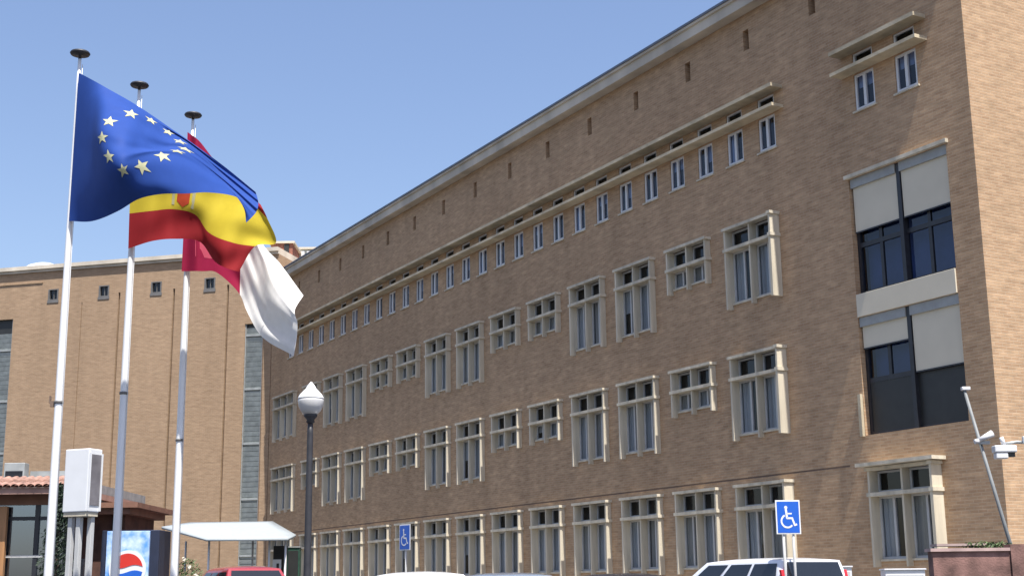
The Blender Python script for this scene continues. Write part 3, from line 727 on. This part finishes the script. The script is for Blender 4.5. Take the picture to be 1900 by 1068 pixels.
# ================================================================ SHADE SAIL
root = empty('canopy', (-9.3, 45, 0)); tag(root, 'thin white sloping canopy on slim posts in front of the tan block', 'canopy')
K = [Vector(at(300, 976, 44))-Vector((-9.3, 45, 0)), Vector(at(383, 999, 43))-Vector((-9.3, 45, 0)), Vector(at(534, 998, 43))-Vector((-9.3, 45, 0)), Vector(at(549, 991, 45.5))-Vector((-9.3, 45, 0)), Vector(at(506, 966, 49))-Vector((-9.3, 45, 0)), Vector(at(352, 968, 48.5))-Vector((-9.3, 45, 0))]
b = MB(); c0 = sum(K, Vector())/6 + Vector((0, 0, .04)); nK = len(K); th = Vector((0, 0, -.07))
rg = []
for t in (0, .25, .5, .75, 1):
    rg.append([b.bm.verts.new(c0+(k_-c0)*t) for k_ in K] if t else None)
cv = b.bm.verts.new(c0)
for i in range(nK):
    j = (i+1) % nK; f = b.bm.faces.new((cv, rg[1][i], rg[1][j])); f.smooth = True
    for q_ in range(1, 4): f = b.bm.faces.new((rg[q_][i], rg[q_+1][i], rg[q_+1][j], rg[q_][j])); f.smooth = True
ret = bmesh.ops.extrude_face_region(b.bm, geom=b.bm.faces[:]); bmesh.ops.translate(b.bm, vec=th, verts=[v for v in ret['geom'] if isinstance(v, bmesh.types.BMVert)])
b.build('roof', M['canvas'], root)
for px_, Yp in ((500, 43.6), (530, 43.4), (469, 46.5), (388, 43.6), (345, 46)):
    p_ = at(px_, 1010, Yp); b = MB(); b.tube([(p_.x+9.3, Yp-45, 0), (p_.x+9.3, Yp-45, Z(1.70))], .035, 10); b.build('post', M['white'], root)
# things under the canopy
p_ = at(505, 1000, 47); b = MB(); b.box(0, .42, 0, .35, 0, Z(1.55)); o = b.build('pillar', M['panel'], bevel=.01); o.location = (p_.x+.05, 47, 0); tag(o, 'dark square pillar under the right end of the white canopy', 'pillar')
p_ = at(506, 1037, 45.2); root = empty('notice_board', (p_.x, 45.2, 0)); tag(root, 'small white notice board with a black mark, in front of the dark pillar', 'notice board')
b = MB(); b.box(0, .28, 0, .03, p_.z-.42, p_.z); b.build('board', M['white_sign'], root)
b = MB(); b.box(.13, .21, -.012, -.001, p_.z-.28, p_.z-.13); b.build('mark', M['panel'], root)
for x_ in (.04, .24):
    b = MB(); b.box(x_-.015, x_+.015, .03, .06, 0, p_.z-.02); b.build('leg', M['greymetal'], root)
p_ = at(533, 1015, 46.5); root = empty('kiosk_cabinet', (p_.x, 46.5, 0)); tag(root, 'dark green cabinet standing between canopy and lamp post', 'cabinet')
b = MB(); b.box(0, .42, 0, .4, .06, p_.z); b.build('body', M['green'], root, bevel=.015)
b = MB(); b.box(.04, .38, -.02, -.001, .9, p_.z-.1); b.build('door', M['panel'], root, bevel=.004)
b = MB(); b.box(-.02, .44, -.03, .43, p_.z+.001, p_.z+.04); b.build('lid', M['greymetal'], root)

# ================================================================ PLANTS
def leaf_cloud(mb, centre, rad, n, size, flat=.6, rnd=random):
    for _ in range(n):
        while True:
            d = Vector((rnd.uniform(-1, 1), rnd.uniform(-1, 1), rnd.uniform(-1, 1)))
            if .25 < d.length < 1: break
        p = Vector(centre)+Vector((d.x*rad[0], d.y*rad[1], d.z*rad[2])); a = Vector((rnd.gauss(0, 1), rnd.gauss(0, 1), rnd.gauss(0, 1))).normalized(); c = a.orthogonal().normalized(); s_ = size*rnd.uniform(.6, 1.4)
        e_ = a.cross(c)
        mb.face([p-c*s_, p+e_*s_*flat*.5, p+c*s_, p-e_*s_*flat*.5])
# dark conifer in front of the pavilion
p_ = at(113, 905, 28.6); root = empty('conifer', (p_.x, 28.6, 0)); tag(root, 'dark slim conifer standing before the pavilion glass, left of the white box sign', 'conifer')
b = MB(); b.tube([(0, 0, 0), (.02, 0, 1.2), (0, 0, p_.z-.2)], [.07, .05, .01], 8); b.build('trunk', M['bark'], root)
b = MB()
for k in range(26):
    t = k/25; z_ = .35+(p_.z-.4)*t; rr = .50*(1-t)**.6+.04
    leaf_cloud(b, (random.uniform(-.05, .05), 0, z_), (rr, rr, .17), 150, .05)
b.build('crown', M['needle'], root)
# flowering shrub in a tub
p_ = at(350, 1035, 38); root = empty('flowering_shrub', (p_.x, 38, 0)); tag(root, 'loose flowering shrub with cream blossoms, between right flagpole and red car', 'shrub')
b = MB(); b.lathe([(.22, 0), (.28, .45), (.30, .47), (.30, .52), (.26, .52), (.24, .45)], n=20); b.build('tub', M['concrete'], root)
b = MB()
for k in range(7):
    a_ = k*.9; b.tube([(0, 0, .45), (.1*math.cos(a_), .1*math.sin(a_), 1.2), (.28*math.cos(a_), .28*math.sin(a_), 1.9)], [.018, .012, .005], 5)
b.build('stem', M['bark'], root)
b = MB(); leaf_cloud(b, (0, 0, 1.55), (.42, .42, .55), 700, .05); b.build('foliage', M['leaf'], root)
b = MB()
for c_ in [(-.05, -.3, 2.05), (.1, -.3, 1.85), (-.1, -.35, 1.5), (-.25, -.3, 1.55), (.25, -.2, 1.6), (-.3, -.3, 1.2)]: leaf_cloud(b, c_, (.07, .07, .07), 40, .03, 1.2)
b.build('blossoms', M['petal'], root)

# ================================================================ SIGNS ON POSTS
def icon(root, w_, h_, y):
    """white wheelchair user symbol, w x h field centred on 0,0 in x,z"""
    k = h_*.92
    b = MB()
    P_ = lambda x, z: (x*k, z*k)
    def stroke(pts, r_):
        for i in range(len(pts)-1):
            a, c = Vector(pts[i]), Vector(pts[i+1]); d = (c-a).normalized(); n_ = Vector((-d.y, d.x))*r_; d = d*r_*.5
            q_ = [a-d+n_, a-d-n_, c+d-n_, c+d+n_]; yy = y-.0005*(i % 3)
            b.face([(v.x*k, yy, v.y*k) for v in q_])
    b.face([(k*(-.08+.062*math.cos(t*math.pi/8)), y, k*(.36+.062*math.sin(t*math.pi/8))) for t in range(16)])
    stroke([(-.08, .28), (-.05, -.03)], .042); stroke([(-.07, .13), (.13, .13)], .028); stroke([(-.05, -.04), (.15, -.04), (.24, -.30), (.31, -.27)], .036)
    arc = [(-.04+.235*math.cos(R(a_)), -.15+.235*math.sin(R(a_))) for a_ in range(118, 331, 18)]; stroke(arc, .033)
    return b.build('symbol', M['white_sign'], root)
def park_sign(px0, px1, py0, py1, Y, rz, lab, posts=1):
    A = at((px0+px1)/2, (py0+py1)/2, Y); zt_ = at(px0, py0, Y).z; zb_ = at(px0, py1, Y).z; h_ = zt_-zb_; w_ = h_*.76
    root = empty('parking_sign', (A.x, Y, 0), rz); tag(root, lab, 'parking sign', 'parking signs for wheelchair users')
    b = MB(); b.box(-w_/2, w_/2, -.012, .0, A.z-h_/2, A.z+h_/2); pl_ = b.build('plate', M['white_sign'], root, bevel=.003)
    e_ = .025*h_/.6; b = MB(); b.box(-w_/2+e_, w_/2-e_, -.017, -.0125, A.z-h_/2+e_, A.z+h_/2-e_); b.build('blue_field', M['blue_sign'], pl_)
    ic = icon(pl_, w_, h_*.86, -.020); ic.location.z = A.z
    for x_ in ([0] if posts == 1 else [-.10, .10]):
        b = MB(); b.tube([(x_, .035, 0), (x_, .035, A.z+h_/2-.05)], .028, 10); b.build('post', M['greyframe'], root)
    b = MB(); b.box(-.12, .12, .0015, .03, A.z-.03, A.z+.03); b.build('clamp', M['greymetal'], root)
park_sign(1437, 1487, 927, 990, 27, R(8), 'blue wheelchair parking sign on posts above the white van', 2)
park_sign(740, 763, 972, 1020, 40, R(-52), 'smaller more distant blue parking sign on one post, above the white car')

# ================================================================ LEANING POLE, CAMERA, FLOODLIGHT, RED WALL
A = at(1789, 722, 19.0); B = at(1874, 1006, 19.0)
root = empty('leaning_pole', (B.x, 19.0, 0)); tag(root, 'thin grey pole leaning left near the building corner, with a white cap', 'pole')
dx = (A.x-B.x)/(A.z-B.z); xb = -B.z*dx*1.0
b = MB(); b.tube([(xb, 0, 0), (A.x-B.x, 0, A.z)], [.03, .022], 12); b.build('tube', plain('dull_grey', (.17, .18, .18), .6, var=.2), root)
b = MB(); b.box(A.x-B.x-.04, A.x-B.x+.08, -.04, .04, A.z-.015, A.z+.035); b.build('cap', M['white'], root, bevel=.01)
C_ = at(1818, 812, 19.0); cx_ = C_.x-B.x; cz_ = C_.z
b = MB(); b.tube([(cx_-.10, -.06, cz_-.06), (cx_-.04, -.06, cz_-.045)], .035, 10); b.build('bulb', M['white'], root)
b = MB(); b.tube([(cx_-.03, -.06, cz_-.035), (cx_+.16, -.06, cz_+.055)], [.03, .05], 12); b.build('lamp_head', M['white'], root)
b = MB(); b.box(cx_-.02, cx_+.12, -.05, .03, cz_-.09, cz_-.045); b.build('bracket', M['greymetal'], root)
# wall camera on the sunlit end wall
C_ = at(1862, 836, 22.5); root = empty('security_camera', (C_.x, 22.5, C_.z)); tag(root, 'white boxy security camera on a wall arm at the building corner', 'security camera')
b = MB(); b.box(-.17, .20, -.09, .09, -.03, .09); b.build('hood', M['white'], root, bevel=.02)
b = MB(); b.box(-.15, .05, -.075, .075, -.13, -.032); b.build('housing', M['white'], root, bevel=.015)
b = MB(); b.box(.06, .17, -.05, .05, -.10, -.032); b.build('lens', M['panel'], root)
b = MB(); b.tube([(-.02, 0, .11), (.25, .05, .15), (.62, .10, .13)], .028, 10); b.build('arm', M['greymetal'], root)
b = MB(); b.tube([(.02, 0, .09), (-.02, 0, .23)], .035, 10); b.build('joint', M['white'], root)
b = MB(); b.box(.34, .62, -.02, .06, .12, .24); b.build('junction_box', M['white'], root, bevel=.01)

Yw = 17.0
A = at(1730, 1022, Yw); xl = A.x; zr = A.z
root = empty('enclosure_wall', (xl, Yw, 0)); tag(root, 'low reddish rendered enclosure wall at the lower right corner', 'wall')
wm = plain('red_render', (.21, .115, .095), .9, var=.55, scale=3.5, bump=.3)
b = MB(); b.box(0, .95, 0, .2, 0, zr-.005); b.box(.955, 5, -.03, .2, 0, zr+.075); b.build('wall_panel', wm, root)
b = MB(); b.box(-.03, .95, -.03, .23, zr-.003, zr+.035); b.build('coping', plain('pink_coping', (.42, .30, .27), .85, var=.2, scale=6), root)
p_ = at(1740, 1008, 17.6); root = empty('planter', (p_.x, 17.6, 0)); tag(root, 'long planter ledge with a few green leaves, behind the red wall', 'planter')
b = MB(); b.box(0, .95, 0, .25, 0, p_.z-.07); b.build('box', M['bronze'], root); b = MB(); b.box(-.02, .62, -.02, .27, p_.z-.03, p_.z); b.build('rim', plain('pink_rim', (.40, .30, .27), .85), root)
b = MB(); leaf_cloud(b, (.62, .02, p_.z-.02), (.35, .1, .045), 260, .03); b.build('foliage', M['leaf'], root)
def cabinet(px0, px1, py_t, Y, lab):
    A = at(px0, py_t, Y); B = at(px1, py_t, Y); w_ = B.x-A.x; r = empty('meter_cabinet', (A.x, Y, 0)); tag(r, lab, 'cabinet')
    b = MB(); b.box(0, w_, 0, .35, .1, A.z-.03); b.build('body', M['white'], r, bevel=.01)
    b = MB(); b.box(-.02, w_+.02, -.03, .37, A.z-.029, A.z); b.build('lid', M['white'], r, bevel=.004)
    b = MB(); b.box(.04, w_-.04, -.012, -.001, .2, A.z-.12); b.build('door', M['greyframe'], r)
cabinet(1642, 1716, 1054, 26.5, 'wide white cabinet below the ground floor window, left of the red wall')
cabinet(1557, 1580, 1049, 29.5, 'narrow white cabinet just right of the white van')

# ================================================================ CARS
def car(name, px_c, py_roof, Y, heading, Lc, Wc, Hc, paint, lab, style='hatch'):
    P_ = at(px_c, py_roof, Y); root = empty(name, (P_.x, Y, 0), heading); tag(root, lab, 'car', 'cars parked before the brick building')
    s_ = Hc/1.5
    # local: x forward, origin under the roof centre; rear at xr, front at xf
    xr = -Lc*.44; xf = Lc*.56; hw = Wc/2; belt = .93*s_ if style != 'van' else 1.02*s_
    if style == 'van': bx0, bx1, rx0, rx1 = xr+.03, xf-.95, xr+.14, xf-1.75
    else: bx0, bx1, rx0, rx1 = xr+.05, xf-1.05, xr+.55, xf-2.05
    # lower body lofted along x
    b = MB(); b.mat(paint)
    st_ = [(xr, .72, .84, .40), (xr+.10, .93, .97, .28), (xr+.6, 1, 1, .22), (-.2, 1, 1.0, .2), (bx1-.1, 1, .985, .2), (bx1+.35, .98, .90, .2), (xf-.25, .90, .80, .24), (xf-.06, .78, .70, .30), (xf, .66, .60, .38)]
    rings = []
    for x_, wf, bf, z0_ in st_:
        w_ = hw*wf; zb = belt*bf; pr = [(-w_*.9, z0_), (-w_, z0_+.16), (-w_*1.0, zb-.22), (-w_*.965, zb-.05), (-w_*.90, zb), (-w_*.5, zb+.025), (0, zb+.035)]
        pr = pr+[(-p[0], p[1]) for p in pr[-2::-1]]
        rings.append([b.bm.verts.new((x_, p[0], p[1])) for p in pr])
    for i in range(len(rings)-1):
        n_ = len(rings[i])
        for k in range(n_):
            f = b.bm.faces.new((rings[i][k], rings[i][(k+1) % n_], rings[i+1][(k+1) % n_], rings[i+1][k])); f.smooth = True
    b.bm.faces.new(rings[0]); b.bm.faces.new(rings[-1])
    body = b.build('body', paint, root)
    # cabin: glass-house shell with crowned roof
    wb, wr = hw*.93, hw*(.80 if style == 'van' else .72)
    def cab(t, side, hgt, off=0):
        x_ = (bx0+(rx0-bx0)*hgt)*(1-t)+(bx1+(rx1-bx1)*hgt)*t
        y_ = (wb+(wr-wb)*hgt**1.5+off)*side
        return (x_, y_, belt-.01+(Hc-.075-belt)*hgt)
    b = MB(); rings = []
    ts = [0, .06, .25, .5, .75, .94, 1]
    for t in ts:
        pr = [cab(t, -1, h_) for h_ in (0, .35, .7, .93, 1)]
        x1_ = pr[-1][0]; crown = .075*(1-(2*t-1)**4*.9)
        top = [(x1_, -wr*.93, pr[-1][2]+crown*.45), (x1_, -wr*.6, pr[-1][2]+crown*.85), (x1_, 0, pr[-1][2]+crown)]
        full = pr+top; full = full+[(p[0], -p[1], p[2]) for p in full[-2::-1]]
        rings.append([b.bm.verts.new(p) for p in full])
    for i in range(len(rings)-1):
        for k in range(len(rings[i])-1):
            f = b.bm.faces.new((rings[i][k], rings[i][k+1], rings[i+1][k+1], rings[i+1][k])); f.smooth = True
    b.bm.faces.new(rings[0]); b.bm.faces.new(rings[-1])
    b.build('cabin', paint, root)
    # side windows
    panes = [(.06, .36), (.39, .64), (.67, .93)] if style != 'van' else [(.07, .34), (.37, .63), (.67, .93)]
    for sd_ in (-1, 1):
        for a, c in panes:
            g_ = MB(); n_ = 4
            for q_ in range(n_):
                h0, h1 = .10+.78*q_/n_, .10+.78*(q_+1)/n_
                g_.face([cab(a, sd_, h0, .008), cab(c, sd_, h0, .008), cab(c, sd_, h1, .008), cab(a, sd_, h1, .008)], True)
            g_.build('side_window', M['carglass'], root)
    for nm, t, o_ in (('rear_window', 0, -.012), ('windscreen', 1, .012)):
        g_ = MB(); pts = []
        lo, hi_ = (.12, .93)
        c0_, c1_ = cab(t, 1, lo), cab(t, 1, hi_); k_ = .90
        g_.face([(c0_[0]+o_, -c0_[1]*k_, c0_[2]), (c0_[0]+o_, c0_[1]*k_, c0_[2]), (c1_[0]+o_, c1_[1]*k_, c1_[2]), (c1_[0]+o_, -c1_[1]*k_, c1_[2])])
        g_.build(nm, M['carglass'], root)
    # lights
    for sd_ in (-1, 1):
        l_ = MB()
        if style == 'van':
            c0_, c1_ = cab(0, 1, .02), cab(0, 1, .62)
            l_.prism([(c0_[0]-.015, c0_[2]), (c0_[0]+.05, c0_[2]), (c1_[0]+.05, c1_[2]), (c1_[0]-.015, c1_[2])], 'y', sd_*(wb*.93), sd_*(wb*.93+.07))
        else: l_.box(xr-.01, xr+.12, min(sd_*hw*.62, sd_*hw*.92), max(sd_*hw*.62, sd_*hw*.92), belt-.28, belt-.12)
        l_.build('tail_light', M['redlamp'], root, bevel=.008)
        l_ = MB(); l_.box(xf-.22, xf-.04, min(sd_*hw*.45, sd_*hw*.80), max(sd_*hw*.45, sd_*hw*.80), belt*.60, belt*.60+.14); l_.build('headlight', M['headlamp'], root, bevel=.02)
        l_ = MB(); l_.box(bx1-.35, bx1-.22, min(sd_*(hw*.93), sd_*(hw+.17)), max(sd_*(hw*.93), sd_*(hw+.17)), belt+.0, belt+.13); l_.build('mirror', paint, root, bevel=.03)
        for x_ in (xr+.75, xf-.85):
            w_ = MB(); w_.mat(M['rubber']); y0 = sd_*(hw-.20); y1 = sd_*(hw+.005)
            w_.prism([(x_+.31*math.cos(k*math.pi/14), .31+.31*math.sin(k*math.pi/14)) for k in range(28)], 'y', y0, y1, True); wo_ = w_.build('wheel', M['rubber'], root)
            w_ = MB(); w_.prism([(x_+.20*math.cos(k*math.pi/10), .31+.20*math.sin(k*math.pi/10)) for k in range(20)], 'y', y1, y1+sd_*.012, True); w_.build('rim', M['chrome'], wo_)
    l_ = MB(); l_.box(xr-.05, xr+.06, -hw*.8, hw*.8, .30, .46); l_.build('rear_bumper', M['rubber'], root, bevel=.03)
    l_ = MB(); l_.box(xr-.055, xr-.052, -.26, .26, .50, .61); l_.build('number_plate', M['white_sign'], root)
    return root
HEAD = math.atan2(dv.y, dv.x)
def paint(name, c): return plain(name, c, .25, var=.03, coat=.8)
car('parked_van', 1400, 1034, 29, HEAD, 4.35, 1.80, at(1430, 1034, 29).z, paint('van_white', (.72, .74, .78)), 'white people carrier with dark windows under the wheelchair sign', 'van')
car('parked_car', 758, 1059, 28, HEAD, 4.1, 1.70, at(758, 1059, 28).z, paint('car_white', (.76, .77, .78)), 'white car of which only the pale roof shows, below the distant sign')
car('parked_car', 916, 1061, 28.5, HEAD, 4.2, 1.72, at(916, 1061, 28.5).z, paint('car_blue', (.17, .20, .26)), 'grey blue car roof, between the white car and the black car')
car('parked_car', 1125, 1062, 29, HEAD, 4.2, 1.72, at(1125, 1062, 29).z, paint('car_black', (.02, .02, .03)), 'black car roof, nearest on the left of the white people carrier')
car('parked_car', 440, 1050, 33, HEAD, 4.2, 1.70, at(448, 1049, 33).z, paint('car_red', (.28, .03, .04)), 'red car at the foot of the lamp post, left of it')
